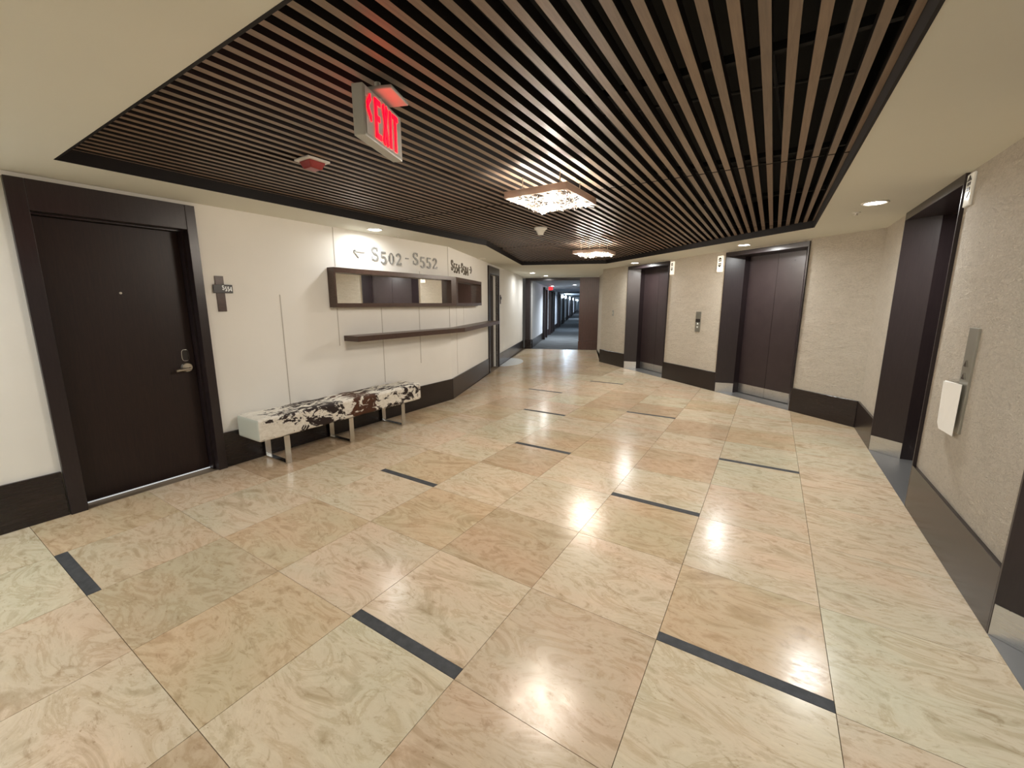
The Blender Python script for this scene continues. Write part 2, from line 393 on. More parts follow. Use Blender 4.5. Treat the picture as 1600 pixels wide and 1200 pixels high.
# left wall (opening for door 1: y -.945..-.125)
L0, L1, LT = -.96, -.11, 1.99
wl = MB(); wl.box(FL, YB, L0, -TH, 0, 0, ZC).box(FL, L1, 3.03, -TH, 0, 0, ZC).box(FL, L0, L1, -TH, 0, LT, ZC)
wall_left = wl.build('wall_left', M_white, kind='structure', label='white painted wall behind the cowhide bench')
baseboard('baseboard_left', FL, YB, -1.035, lab='tall dark baseboard left of the apartment door')
tq = math.tan(math.radians(21.56) / 2)
baseboard('baseboard_left', FL, -.055, 3.03, m1=.02 * tq, lab='tall dark baseboard running behind the cowhide bench')
# angled far-left wall with side door 2 (s 2.5..3.35)
D0, D1 = 2.43, 3.29
wb = MB()
wb.box(FB, 0, D0, -TH, 0, 0, ZC).box(FB, D1, 6.9, -TH, 0, 0, ZC).box(FB, D0, D1, -TH, 0, 2.02, ZC)
wall_fl = wb.build('wall_far_left', M_white, kind='structure', label='white wall angled away towards the corridor opening')
baseboard('baseboard_far_left', FB, 0, D0 - .07, m0=.02 * tq, h=.31, lab='dark baseboard below the shelf, up to the far side door')
baseboard('baseboard_far_left', FB, D1 + .06, 6.99, h=.28, lab='dark baseboard between the far side door and the corridor')

# reveals (thin grey shadow-gap strips) on the left walls
REV = [(FL, .57, .33, 1.50), (FL, 1.19, 1.80, 2.197), (FL, 1.175, .965, 1.368), (FL, 1.775, .46, 1.368), (FL, 2.405, .625, 1.368), (FL, 3.012, 1.77, 2.197), (FL, 3.02, 1.07, 1.37),
       (FL, 2.44, 1.79, 1.83), (FB, .30, .33, 1.37), (FB, .68, 1.07, 1.37)]
for fr, s, z0, z1 in REV:
    MB().box(fr, s - .004, s + .004, 0, .0025, z0, z1).build('reveal_strip', M_reveal, wall_left if fr is FL else wall_fl)

# ---- door 1 : apartment door
d1 = empty('door_1', (-4.27, -.53, 0), kind='structure', label='dark espresso apartment door with lever handle and peephole, left of the bench')
c = MB(); c.box(FL, -1.03, -.945, -.04, .037, 0, 2.17); c.build('casing', M_espresso, d1, bevel=.003)
c = MB(); c.box(FL, -.125, -.058, -.04, .037, 0, 2.17); c.build('casing', M_espresso, d1, bevel=.003)
c = MB(); c.box(FL, -.945, -.125, -.04, .037, 1.985, 2.17); c.build('casing_head', M_espresso, d1, bevel=.003)
for a, b_ in ((-.96, -.93), (-.14, -.11)):
    MB().box(FL, a, b_, -.148, -.041, 0, 1.99).build('jamb', M_espresso, d1)
MB().box(FL, -.93, -.14, -.148, -.041, 1.975, 1.99).build('jamb', M_espresso, d1)
leaf = MB().box(FL, -.927, -.143, -.145, -.105, .008, 1.973).build('leaf', M_doorwood, d1, bevel=.002)
MB().tube(FL(-.546, -.106, 1.495), FL(-.546, -.100, 1.495), .008, 14).build('peephole', M_satin, leaf)
# lock: rounded reader outline and round rose with lever
lock = MB()
zc, yc = 1.0, -.205
ring = []
for a in range(24):
    an = 2 * math.pi * a / 24; ring.append((yc + .024 * math.copysign(abs(math.cos(an)) ** .6, math.cos(an)), zc + .045 * math.copysign(abs(math.sin(an)) ** .6, math.sin(an))))
for i in range(24): lock.tube(FL(ring[i - 1][0], -.102, ring[i - 1][1]), FL(ring[i][0], -.102, ring[i][1]), .0025, 6)
lock.build('card_reader_ring', M_satin, leaf)
MB().slab(FL, [(y_, z_) for y_, z_ in ring], -.1049, -.099).build('card_reader', M_plaque, leaf)
MB().tube(FL(-.205, -.105, .900), FL(-.205, -.088, .900), .042, 24, .034).build('handle_rose', M_satin, leaf, smooth=False)
hl = MB(); hl.tube(FL(-.205, -.092, .893), FL(-.205, -.055, .893), .011, 12); hl.tube(FL(-.195, -.058, .893), FL(-.295, -.058, .885), .012, 12, .011)
hl.build('lever_handle', M_satin, leaf)
MB().box(FL, -.93, -.14, -.16, -.10, .0, .006).build('light_leak_strip', M_leakglow, d1)  # glowing strip in place of light leaking under the leaf
# space behind the door
MB().box(FL, -1.1, 0, -.40, -.36, -.01, 2.1).build('trim_1', M_white, kind='structure')

# ---- door 2 : dark side door on the angled wall
d2 = empty('door_2', FB(2.9, 0, 0), kind='structure', label='dark narrow side door at the far end of the wall shelf')
MB().box(FB, D0 - .08, D0, -.05, .03, 0, 2.15).build('casing', M_espresso, d2, bevel=.003)
MB().box(FB, D1, D1 + .06, -.05, .03, 0, 2.15).build('casing', M_espresso, d2, bevel=.003)
MB().box(FB, D0, D1, -.05, .03, 2.0, 2.15).build('casing_head', M_espresso, d2, bevel=.003)
lf = MB().box(FB, D0 + .004, D1 - .004, -.14, -.10, .008, 2.0).build('leaf', M_doorwood, d2, bevel=.002)
MB().tube(FB(D0 + .10, -.10, .95), FB(D0 + .10, -.085, .95), .03, 18).build('handle_rose', M_satin, lf)
h2 = MB(); h2.tube(FB(D0 + .10, -.09, .95), FB(D0 + .10, -.05, .95), .01, 10); h2.tube(FB(D0 + .09, -.053, .95), FB(D0 + .20, -.053, .95), .009, 10)
h2.build('lever_handle', M_satin, lf)
t = empty('room_sign', FB(3.58, 0, 1.5), label='small dark plate on the white wall just past the far side door', cat='sign')
MB().box(FB, 3.53, 3.59, 0, .012, 1.40, 1.60).build('back_plate', M_frame, t); MB().box(FB, 3.52, 3.62, .012, .022, 1.50, 1.56).build('number_plate', M_plaque, t)

# ---- lift portals
def portal(idx, fr, s0, s1, ztop, label):
    c = (s0 + s1) / 2; D = empty('door_%d' % idx, fr(c, 0, 0), kind='structure', label=label)
    zh = ztop - .065; sp = .18; dp = .20; dd = .30
    MB().box(fr, s0, s1, -dp - .15, 0, zh, ztop).build('header', M_espresso, D, bevel=.002)
    for a, q in ((s0, 1), (s1, -1)):
        e = a + q * .012
        pr = [xy(fr, a, 0), xy(fr, e, 0), xy(fr, a + q * sp, -dp), xy(fr, a + q * sp, -dd - .05), xy(fr, a, -dd - .05)]
        j = MB().prism(pr, 0, zh - .0005).build('jamb', M_espresso, D)
        # kick plate on the splayed face
        u = Vector((q * (sp - .012), -dp)).normalized(); nn = Vector((u.y, -u.x)) if q < 0 else Vector((-u.y, u.x))
        def P(l, o): return xy(fr, e + u.x * l + nn.x * o, u.y * l + nn.y * o)
        L = math.hypot(sp - .012, dp)
        # ensure outward offset goes into the opening
        k_ = 1 if nn.x * q > 0 else -1
        MB().prism([P(.004, .0005 * k_), P(L - .002, .0005 * k_), P(L - .002, .003 * k_), P(.004, .003 * k_)], .004, .15).build('kick_plate', M_steel, j, label='brushed steel kick plate')
    w0, w1 = s0 + sp, s1 - sp
    for a, b_ in ((w0 - .03, c - .002), (c + .002, w1 + .03)):
        lf = MB().box(fr, a, b_, -dd - .04, -dd, .012, zh - .004).build('door_panel', M_liftdoor, D)
        lo, hi = max(a, w0 + .004), min(b_, w1 - .004)
        MB().box(fr, lo, hi, -dd, -dd + .002, .014, .155).build('kick_plate', M_steel, lf, label='brushed steel kick plate')
    MB().box(fr, s0, s1, -dd - .05, 0.0, -.01, .003).build('sill', M_sill, D)
    MB().box(fr, s0, s1, -.5, -.42, 0, 2.2).build('trim_%d' % (idx + 1), M_black, kind='structure')
    sc = MB().tube(fr(c + .25, -dd, zh - .12), fr(c + .25, -dd + .003, zh - .12), .006, 10).build('keyhole', M_black, D)
    return D
E1 = (1.05, 2.358); E2 = (3.651, 4.953)
E3 = (CORN[1] - 3.52, CORN[1] - 2.152); E4 = (CORN[1] - .812, CORN[1] + .56)
portal(3, F2, *E1, 2.175, 'far brown lift doorway, left of the two on the angled stone-look wall')
portal(4, F2, *E2, 2.175, 'wide brown double lift doors between the stone-look panels, right of the call buttons')
portal(5, F3, *E3, 2.199, 'brown lift doorway seen edge-on beside the taped white paper')
portal(6, F3, *E4, 2.199, 'brown lift doorway cut off at the lower right edge')
L2 = math.hypot(CORN[0] + 3.81, CORN[1] - 8.06)
wr = MB()
for a, b_ in ((0, E1[0]), (E1[1], E2[0]), (E2[1], L2 + .10)):
    wr.box(F2, a, b_, -.14, -.02, 0, ZC)
for e in (E1, E2): wr.box(F2, e[0], e[1], -.14, -.02, 2.1755, ZC)
wr.prism([xy(F2, 0, -.02), xy(F2, 0, -.14), (-4.95, 10.9), (-4.72, 10.9)], 0, ZC)
wall_fr = wr.build('wall_far_right', M_tex, kind='structure', label='beige stone-look wall with two lift doorways')
w3 = MB(); F3s = lambda y: CORN[1] - y
w3.box(F3, .02, E3[0], -.16, -.02, 0, ZC).box(F3, E3[1], E4[0], -.16, -.02, 0, ZC).box(F3, E4[1], CORN[1] - YB, -.16, -.02, 0, ZC)
wall_r = w3.build('wall_right', M_tex, kind='structure', label='beige stone-look wall on the right with the paper taped to it')
def bbr(name, fr, s0, s1, lab, m0=0, m1=0):
    mb = MB(); mb.prism([xy(fr, s0, -.02), xy(fr, s1, -.02), xy(fr, s1 + m1, 0), xy(fr, s0 + m0, 0)], 0, .31)
    return mb.build(name, M_base, kind='structure', label=lab, bevel=.002, segs=1)
bbr('baseboard_far_right', F2, 0, E1[0], 'dark baseboard left of the far lift doorway')
bbr('baseboard_far_right', F2, E1[1], E2[0], 'dark baseboard between the two far lift doorways')
bbr('baseboard_far_right', F2, E2[1], L2, 'dark baseboard from the wide lift doors to the corner', m1=-.005)
bbr('baseboard_right', F3, .0, E3[0], 'short dark baseboard turning the corner to the edge-on lift', m0=.01)
bbr('baseboard_right', F3, E3[1], E4[0], 'dark baseboard below the taped paper')
bbr('baseboard_right', F3, E4[1], CORN[1] - YB, 'dark baseboard behind the viewpoint')
MB().box(W, -4.5, .9, YB - .15, YB, 0, ZC).build('wall_back', M_white, kind='structure', label='plain white wall closing the lobby behind the viewpoint')

# ---- corridor opening: pier, header, panel
po = empty('door_7', FP(.8, 0, 0), kind='structure', label='wide dark wood opening into the long carpeted corridor')
pr = MB().box(FP, -.02, .13, -.22, .0, 0, 2.09).build('pier', M_espresso, po, bevel=.003)
MB().box(FP, -.03, .165, -.225, .012, 0, .285).build('plinth', M_base, pr, bevel=.003)
MB().box(FP, -.02, 1.63, -.22, 0, 2.09, 2.172).build('header', M_espresso, po, bevel=.003)
pn = MB().box(FP, 1.63, 2.33, -.22, 0, .27, 2.172).build('side_panel', M_panelred, po, bevel=.002)
MB().box(FP, 1.62, 2.335, -.222, .004, 0, .265).build('plinth', M_panelred, po, bevel=.002)
MB().box(FP, -.3, 2.6, -.22, -.02, 2.1725, 2.3).build('wall_far', M_white, kind='structure', label='white strip of wall above the corridor opening')
# corridor
FC = Fr(*xy(FP, .165, -.222), dC.x, dC.y)     # left corridor wall, s along the corridor, t to the right
CL = 62
DOORS = [(3.2, 4.15), (5.75, 6.8), (7.3, 8.1), (11.2, 12.6), (16.2, 17.2), (21.8, 23.8), (27, 28), (32.5, 36), (42, 44)]
MB().box(FC, -.2, CL, 0, 2.0, -.02, .002).build('floor.001', M_carpet, kind='structure', label='grey patterned corridor carpet')
bpy.data.objects['floor.001'].name = 'floor_corridor'
cw = MB(); cw.box(FC, .0, CL, -.12, 0, 0, 2.1); wall_c = cw.build('wall_corridor_left', M_corr, kind='structure', label='grey corridor wall lined with dark door frames')
MB().box(FC, .0, CL, 2.0, 2.12, 0, 2.1).build('wall_corridor_right', M_corr, kind='structure', label='corridor wall hidden behind the brown side panel')
MB().box(FC, CL, CL + .1, -.1, 2.1, 0, 2.1).build('wall_corridor_end', M_corr, kind='structure', label='far end wall of the corridor')
cc_ = MB(); cc_.box(FC, 0, CL, -.12, 2.12, 2.1, 2.16)
cc_.build('ceiling_corridor', M_corrceil, kind='structure', label='grey corridor ceiling with cross beams')
for q, s in enumerate((5.0, 9.5, 14, 19, 25, 32, 40, 50)):
    MB().box(FC, s, s + .35, .0, 2.0, 2.03, 2.099).build('trim_%d' % (20 + q), M_corrceil, kind='structure')
prev = 0
for s0, s1 in DOORS:
    MB().box(FC, prev, s0 - .06, 0, .02, 0.003, .27).build('baseboard_corridor', M_base, kind='structure')
    prev = s1 + .06
MB().box(FC, prev, CL, 0, .02, 0.003, .27).build('baseboard_corridor', M_base, kind='structure')
for q, (s0, s1) in enumerate(DOORS):
    D = empty('door_%d' % (8 + q), FC((s0 + s1) / 2, 0, 0), kind='structure', label='dark framed door along the left side of the corridor')
    MB().box(FC, s0 - .06, s0 + .05, .001, .10, .003, 2.02).build('casing', M_espresso, D)
    MB().box(FC, s1 - .05, s1 + .06, .001, .10, .003, 2.02).build('casing', M_espresso, D)
    MB().box(FC, s0 + .05, s1 - .05, .001, .10, 1.94, 2.02).build('casing_head', M_espresso, D)
    MB().box(FC, s0 + .05, s1 - .05, .001, .02, .006, 1.94).build('leaf', M_doorwood, D)

# ---------------------------------------------------------------- lamps
def lamp(name, loc, power, color, kind='AREA', size=.12, rot=(0, 0, 0), parent=None, spread=None):
    l = bpy.data.lights.new(name, kind); l.energy = power; l.color = color
    if kind == 'AREA':
        l.shape = 'DISK'; l.size = size
        if spread: l.spread = math.radians(spread)
    else: l.shadow_soft_size = size
    o = bpy.data.objects.new(name, l); COL.objects.link(o); o.rotation_euler = rot
    if parent: o.parent = parent; o.location = Vector(loc) - world_loc(parent)
    else: o.location = loc
    return o
DL = [(-4.02, 1.53, 1, 'lit recessed downlight above the mirror and bench', .28), (.286, 2.86, 1, 'large lit recessed downlight between the slats and the edge-on lift', 1.0),
      (-.735, 5.08, 1, 'lit recessed downlight in front of the wide lift doors', 1.0), (-2.72, 6.86, 1, 'lit recessed downlight in front of the far lift doorway', 1.0),
      (-5.75, 8.15, 1, 'lit recessed downlight close to the white angled wall', .35), (-6.02, 9.45, 1, 'lit recessed downlight right above the corridor opening', .8),
      (-4.80, 4.54, 0, 'unlit recessed downlight above the far side door', 0),
      (.28, -.1, 2, 'added unseen downlight on the right, above the viewpoint', .9), (-4.02, -2.0, 2, 'added unseen downlight behind the apartment door', .9), (-1.9, -2.7, 2, 'added unseen downlight behind the viewpoint', .9), (.2, -4.2, 2, 'added unseen downlight at the back right', 1), (-3.4, -4.6, 2, 'added unseen downlight at the back left', 1)]  # these out-of-view downlights are added to fill the foreground and walls
for x, y, lit, lab, pw in DL:
    t = empty('downlight', (x, y, ZC), label=lab, cat='ceiling light', group='recessed ceiling downlights' if lit == 1 else None)
    MB().lathe((x, y, ZC), [(.085, 0), (.088, -.004), (.082, -.008), (.068, -.006), (.068, 0)], 28).build('trim_ring', M_trimring, t, smooth=True)
    MB().lathe((x, y, ZC), [(.001, -.003), (.067, -.003), (.067, -.001), (.001, -.001)], 28).build('lens', M_lens if lit else M_lensoff, t)
    if lit: lamp('downlight_lamp', (x, y, ZC - .012), P_DOWN * pw * (1.0 if lit == 2 else 1), (.96, .97, .95) if lit == 1 else (.93, .98, 1.0), size=.14, parent=t, spread=170)

def chandelier(cx_, cy_, label, seed, rot=0.0):
    hx, hy = .232, .255; z0, z1 = 2.125, 2.17; cr_, sr_ = math.cos(rot), math.sin(rot)
    W = Fr(0, 0, 1, 0); W.u = (cr_, sr_); W.n = (-sr_, cr_); W.o = (cx_, cy_); ox, oy = cx_, cy_; cx_ = cy_ = 0
    T3 = lambda p: W(*p)
    t = empty('chandelier', (ox, oy, z1), label=label, cat='ceiling light')
    f = MB()
    for a in (-1, 1):
        f.box(W, cx_ + a * hx - .004, cx_ + a * hx + .004, cy_ - hy, cy_ + hy, z0, z1)
        f.box(W, cx_ - hx, cx_ + hx, cy_ + a * hy - .004, cy_ + a * hy + .004, z0, z1)
    f.build('frame', M_fixframe, t)
    for a in (-1, 1):
        for b2 in (-1, 1):
            MB().tube(W(a * (hx - .09), b2 * (hy - .09), z1 - .025), W(a * (hx - .09), b2 * (hy - .09), ZC + .071), .003, 8).build('hanger', M_satin, t)
    g = MB(); g.box(W, cx_ - .012, cx_ + .012, cy_ - hy, cy_ + hy, z1 - .02, z1 - .012); g.box(W, cx_ - hx, cx_ + hx, cy_ - .012, cy_ + .012, z1 - .02, z1 - .012)
    g.build('cross_bar', M_fixframe, t)
    r_ = random.Random(seed); cr = MB(); wr_ = MB()
    for q in range(420):
        px = cx_ + r_.uniform(-hx + .02, hx - .02); py = cy_ + r_.uniform(-hy + .02, hy - .02); pz = r_.uniform(z0 - .022, z0 + .02)
        an = r_.uniform(0, math.pi); L = r_.uniform(.015, .035); dz = r_.uniform(-.012, .012)
        (cr if q % 2 else wr_).tube(W(px - L * math.cos(an), py - L * math.sin(an), pz - dz), W(px + L * math.cos(an), py + L * math.sin(an), pz + dz), (.0022 if q % 2 else .0024), 5)
    cr.build('crystal_rods', M_fixglass, t, kind='stuff'); wr_.build('wire_nest', M_wire, t, kind='stuff')
    for bx, by in ((-.15, -.13), (.10, -.18), (-.02, .02), (.17, .10), (-.13, .18)):
        MB().lathe(W(bx, by, z0 - .002), [(.004, .022), (.014, .015), (.019, 0), (.014, -.015), (.004, -.02)], 14).build('bulb', M_bulb, t, smooth=True)
        lamp('bulb_lamp', W(bx, by, z0 - .026), P_FIX, (1, .89, .76), 'POINT', .02, parent=t)
    return t
chandelier(-1.722, 1.155, 'near square crystal chandelier glowing under the slatted ceiling', 1)
chandelier(-2.63, 4.40, 'far square crystal chandelier glowing near the end of the slatted ceiling', 2)

# corridor lamps
for s, tt, lab in ((4.17, .28, 'bright corridor downlight by the hanging exit sign'), (3.2, 1.2, 'bright corridor downlight beside the brown side panel')):
    x, y, _ = FC(s, tt, 0)
    t = empty('corridor_downlight', (x, y, 2.1), label=lab, cat='ceiling light')
    MB().lathe((x, y, 2.099), [(.09, 0), (.09, -.008), (.07, -.006), (.07, 0)], 20).build('trim_ring', M_trimring, t)
    MB().lathe((x, y, 2.096), [(.001, -.003), (.069, -.003), (.069, 0), (.001, 0)], 20).build('lens', M_lens, t)
    lamp('corridor_lamp', (x, y, 2.08), P_HALL, (.85, .92, 1), size=.12, parent=t, spread=150)
for s, nth in ((14.5, 'nearest glowing sconce on the corridor wall'), (18.5, 'second glowing sconce along the corridor wall'), (26, 'third glowing sconce along the corridor wall'), (34.8, 'fourth glowing sconce along the corridor wall'), (46.7, 'fifth glowing sconce along the corridor wall'), (57, 'farthest glowing sconce on the corridor wall')):
    t = empty('wall_sconce', FC(s, 0, 1.85), label=nth, cat='wall lamp', group='corridor wall sconces')
    MB().box(FC, s - .04, s + .04, .001, .03, 1.72, 1.98).build('back_plate', M_satin, t)
    x, y, _ = FC(s, .09, 0)
    MB().lathe((x, y, 1.85), [(.03, -.11), (.055, -.09), (.06, 0), (.055, .09), (.03, .11)], 14).build('glass_shade', M_cool, t, smooth=True)
    if s > 15: lamp('sconce_lamp', FC(s, .2, 1.85), P_HALL * .8, (.62, .80, 1), 'POINT', .06, parent=t)
for s in (9.5, 25.5, 40): lamp('corridor_fill_lamp', FC(s, 1.0, 2.02), P_HALL * .9, (.68, .82, 1), size=.2, spread=160)

# ---------------------------------------------------------------- exit signs
def strokes_mb(mb, place, segs, th):
    """segs: list of ((x0,y0),(x1,y1),w) ; place(x, y, d)->world"""
    for (a, b_, w_) in segs:
        dx, dy = b_[0] - a[0], b_[1] - a[1]; l = math.hypot(dx, dy) or 1; nx, ny = -dy / l * w_ / 2, dx / l * w_ / 2
        q = [(a[0] + nx, a[1] + ny), (b_[0] + nx, b_[1] + ny), (b_[0] - nx, b_[1] - ny), (a[0] - nx, a[1] - ny)]
        vs = [place(x, y, 0) for x, y in q] + [place(x, y, th) for x, y in q]
        mb.add(vs, [(3, 2, 1, 0), (4, 5, 6, 7), (0, 1, 5, 4), (1, 2, 6, 5), (2, 3, 7, 6), (3, 0, 4, 7)])
GE = {'E': [((.11, 0), (.11, 1), .22), ((0, .93), (.62, .93), .13), ((0, .52), (.50, .52), .13), ((0, .07), (.62, .07), .13)],
      'X': [((.10, 0), (.56, 1), .2), ((.10, 1), (.56, 0), .2)],
      'I': [((.11, 0), (.11, 1), .2)],
      'T': [((.33, 0), (.33, 1), .2), ((0, .93), (.66, .93), .13)]}
def exit_sign(base, u, L, z0, z1, thick, label, arrow=True):
    """base: near top corner of the front face in plan; u along; front normal = (uy,-ux)"""
    fr = Fr(base[0], base[1], u[0], u[1])
    t = empty('exit_sign', fr(L / 2, -thick / 2, z1), label=label, cat='sign')
    MB().box(fr, 0, L, -thick, 0, z0, z1).build('housing', M_signgrey, t, bevel=.003)
    H = z1 - z0
    for side in (0, 1):
        if side == 0: P0 = lambda s, z, d: fr(s, .0005 + d, z)
        else: P0 = lambda s, z, d: fr(L - s, -thick - .0005 - d, z)
        mbf = MB(); vs = [P0(.012, z0 + .01, 0), P0(L - .012, z0 + .01, 0), P0(L - .012, z1 - .01, 0), P0(.012, z1 - .01, 0)]
        vs += [P0(.012, z0 + .01, .0015), P0(L - .012, z0 + .01, .0015), P0(L - .012, z1 - .01, .0015), P0(.012, z1 - .01, .0015)]
        mbf.add(vs, [(0, 1, 2, 3), (4, 5, 6, 7), (0, 1, 5, 4), (1, 2, 6, 5), (2, 3, 7, 6), (3, 0, 4, 7)]); mbf.build('face_plate', M_signface, t)
        h = H * .80; w_ = h * .575; x = L * .25
        for ch in 'EXIT':
            g = GE[ch]; mb = MB(); x0 = x; zb = z0 + H * .10
            kx = w_ * .86
            strokes_mb(mb, lambda a, b_, d: P0(x0 + a * kx, zb + b_ * h, .0018 + d), g, .003)
            mb.build('letter', M_red, t)
            x += kx * (.22 if ch == 'I' else .66) + L * .04
        if arrow:
            mb = MB(); xa = L * .065
            strokes_mb(mb, lambda a, b_, d: P0(xa + a * .027, z0 + H * .40 + b_ * .075, .0018 + d), [((0, .5), (1, 1), .30), ((0, .5), (1, 0), .30)], .003)
            mb.build('arrow', M_red, t)
    return t, fr
te, fre = exit_sign((-1.641, -.529), (-.352, .936), .305, 2.026, 2.2, .045, 'red-lettered EXIT sign with left arrow hanging from the slatted ceiling')
MB().box(fre, .085, .235, -.06, .070, 2.212, 2.226).build('canopy', M_signgrey, te, bevel=.004)
MB().tube(fre(.155, -.022, 2.195), fre(.155, -.022, 2.269), .012, 12).build('stem', M_whiteplastic, te)
fx = FC(3.06, .19, 0)
te2, fre2 = exit_sign((fx[0], fx[1]), (.93, .3675), .22, 1.90, 2.03, .04, 'small glowing red EXIT sign far off in the corridor', False)
MB().tube(fre2(.11, -.02, 2.025), fre2(.11, -.02, 2.10), .012, 8).build('stem', M_whiteplastic, te2)

# strobe alarm
sx, sy = -2.76, .003
t = empty('fire_alarm_strobe', (sx, sy, 2.27), label='dark red fire alarm strobe on a white square plate under the slats', cat='alarm')
MB().box(W, sx - .072, sx + .072, sy - .072, sy + .072, 2.257, 2.2695).build('mounting_plate', M_whiteplastic, t, bevel=.003)
st = MB(); st.add([(sx + a * .055, sy + b_ * .055, 2.257) for a, b_ in ((-1, -1), (1, -1), (1, 1), (-1, 1))] + [(sx + a * .038, sy + b_ * .038, 2.217) for a, b_ in ((-1, -1), (1, -1), (1, 1), (-1, 1))],
       [(0, 1, 2, 3), (4, 5, 6, 7), (0, 1, 5, 4), (1, 2, 6, 5), (2, 3, 7, 6), (3, 0, 4, 7)]); st.build('strobe_body', M_redplastic, t, bevel=.006)
# smoke detector
sx, sy = -2.66, 2.76
t = empty('smoke_detector', (sx, sy, 2.27), label='white round smoke detector between the two chandeliers', cat='smoke detector')
MB().lathe((sx, sy, 2.2695), [(.075, 0), (.075, -.016), (.055, -.03), (.05, -.036)], 28).build('base', M_whiteplastic, t, smooth=True)
MB().lathe((sx, sy, 2.2695), [(.048, -.034), (.046, -.05), (.036, -.054), (.034, -.075), (.026, -.080)], 28).build('sensor_head', M_whiteplastic, t, smooth=True)

# ---------------------------------------------------------------- mirror unit and shelf (bends with the wall)
def bentstrip(t0, t1, sL, sR, z0, z1):
    """plan outline following the two walls"""
    a = xy(FL, sL, t0); b_ = (BEND[0] + t0, BEND[1] + t0 * tq); c_ = xy(FB, sR, t0)
    a2 = xy(FL, sL, t1); b2 = (BEND[0] + t1, BEND[1] + t1 * tq); c2 = xy(FB, sR, t1)
    m_ = MB(); vs = [(*p, z) for z in (z0, z1) for p in (a, b_, c_, c2, b2, a2)]
    m_.add(vs, [(0, 1, 4, 5), (1, 2, 3, 4), (6, 7, 10, 11), (7, 8, 9, 10), (0, 1, 7, 6), (1, 2, 8, 7), (5, 4, 10, 11), (4, 3, 9, 10), (0, 5, 11, 6), (2, 3, 9, 8)])
    return m_
t = empty('wall_mirror', FL(2.2, 0, 1.58), label='long brown framed mirror band bending round the wall above the shelf', cat='mirror')
Ms, Me = 1.09, 1.43
bentstrip(.0, .11, Ms, Me, 1.735, 1.785).build('frame_rail', M_frame, t)
bentstrip(.0, .11, Ms, Me, 1.378, 1.420).build('frame_rail', M_frame, t)
MB().box(FL, Ms, Ms + .018, 0, .11, 1.42, 1.735).build('frame_stile', M_frame, t)
MB().box(FL, 2.945, 3.03, 0, .11, 1.42, 1.735).build('frame_stile', M_frame, t)
MB().prism([xy(FL, 3.03, 0), xy(FL, 3.03, .11), (BEND[0] + .11, BEND[1] + .11 * tq), xy(FB, .06, .11), xy(FB, .06, 0)], 1.42, 1.735).build('frame_stile', M_frame, t)
MB().box(FB, Me - .03, Me, 0, .11, 1.42, 1.735).build('frame_stile', M_frame, t)
MB().box(FL, Ms + .018, 2.945, .012, .020, 1.42, 1.735).build('mirror_glass', M_mirror, t)
MB().box(FB, .06, Me - .03, .012, .020, 1.42, 1.735).build('mirror_glass', M_mirror, t)
bentstrip(.0, .05, Ms + .04, Me - .04, 1.366, 1.378).build('back_cleat', M_reveal, t)
t = empty('wall_shelf', FL(2.2, 0, 1.04), label='thin brown floating shelf bending round the wall under the mirror', cat='shelf')
bentstrip(.0, .235, 1.235, 2.34, 1.012, 1.070).build('shelf_board', M_frame, t)

# ---------------------------------------------------------------- lettering
def arc(cx_, cy_, rx, ry, a0, a1, w0, w1=None, n=9):
    out = []; w1 = w0 if w1 is None else w1
    pts = [(cx_ + rx * math.cos(math.radians(a0 + (a1 - a0) * i / n)), cy_ + ry * math.sin(math.radians(a0 + (a1 - a0) * i / n))) for i in range(n + 1)]
    for i in range(n):
        f = (i + .5) / n; out.append((pts[i], pts[i + 1], w0 + (w1 - w0) * math.sin(math.pi * f)))
    return out
GL = {
 'S': arc(.33, .74, .22, .22, 40, 250, .07, .13) + [((.26, .54), (.42, .46), .16)] + arc(.33, .26, .24, .23, 70, -140, .07, .14) + [((.54, .70), (.54, .98), .05), ((.08, .02), (.08, .32), .05)],
 '5': [((.14, .93), (.56, .93), .14), ((.15, .95), (.13, .50), .06)] + arc(.30, .31, .25, .28, 125, -150, .07, .16),
 '0': arc(.33, .5, .21, .46, 90, 450, .06, .06, 16) + [((.12, .28), (.12, .72), .14), ((.54, .28), (.54, .72), .14)],
 '2': arc(.31, .70, .22, .26, 170, -35, .07, .15) + [((.49, .56), (.10, .10), .09), ((.07, .07), (.58, .07), .14), ((.57, .07), (.57, .22), .05)],
 '4': [((.44, 0), (.44, 1), .14), ((.42, .98), (.05, .32), .07), ((.02, .29), (.64, .29), .08), ((.30, .03), (.60, .03), .05)],
 '8': arc(.32, .74, .18, .21, 0, 360, .09, .11, 14) + arc(.32, .27, .23, .25, 0, 360, .09, .13, 14),
 '6': arc(.32, .28, .22, .25, 0, 360, .09, .12, 14) + arc(.42, .45, .32, .52, 185, 95, .12, .10),
 '-': [((.05, .5), (.42, .5), .10)],
 '<': [((.02, .5), (1.1, .5), .13), ((.02, .5), (.48, .98), .13), ((.02, .5), (.48, .02), .13)],
 '>': [((.0, .5), (1.08, .5), .13), ((1.08, .5), (.60, .98), .15), ((1.08, .5), (.60, .02), .15)]}
def lettering(fr, text, s0, z0, h, kx, label, mat_, digit_drop=.0, parent=None, t0=0.0, slope=0.0):
    t = parent or empty('direction_lettering', fr(s0, 0, z0), label=label, cat='lettering')
    x = s0
    for ch in text:
        if ch == ' ': x += .35 * h * kx; continue
        hh = h * (.92 if ch.isdigit() else 1.0); zz = z0 - (digit_drop * h if ch.isdigit() else 0)
        if ch in '<>': hh = h * .8; zz = z0 + .08 * h
        mb = MB(); x0 = x
        strokes_mb(mb, lambda a, b_, d: fr(x0 + a * hh * kx, t0 + .0005 + d, zz + b_ * hh), GL[ch], .012 if parent is None else .002)
        mb.build('arrow' if ch in '<>' else 'letter', mat_, t)
        x += {'-': .55, '<': 1.45, '>': 1.2}.get(ch, .72) * hh * kx
    return t
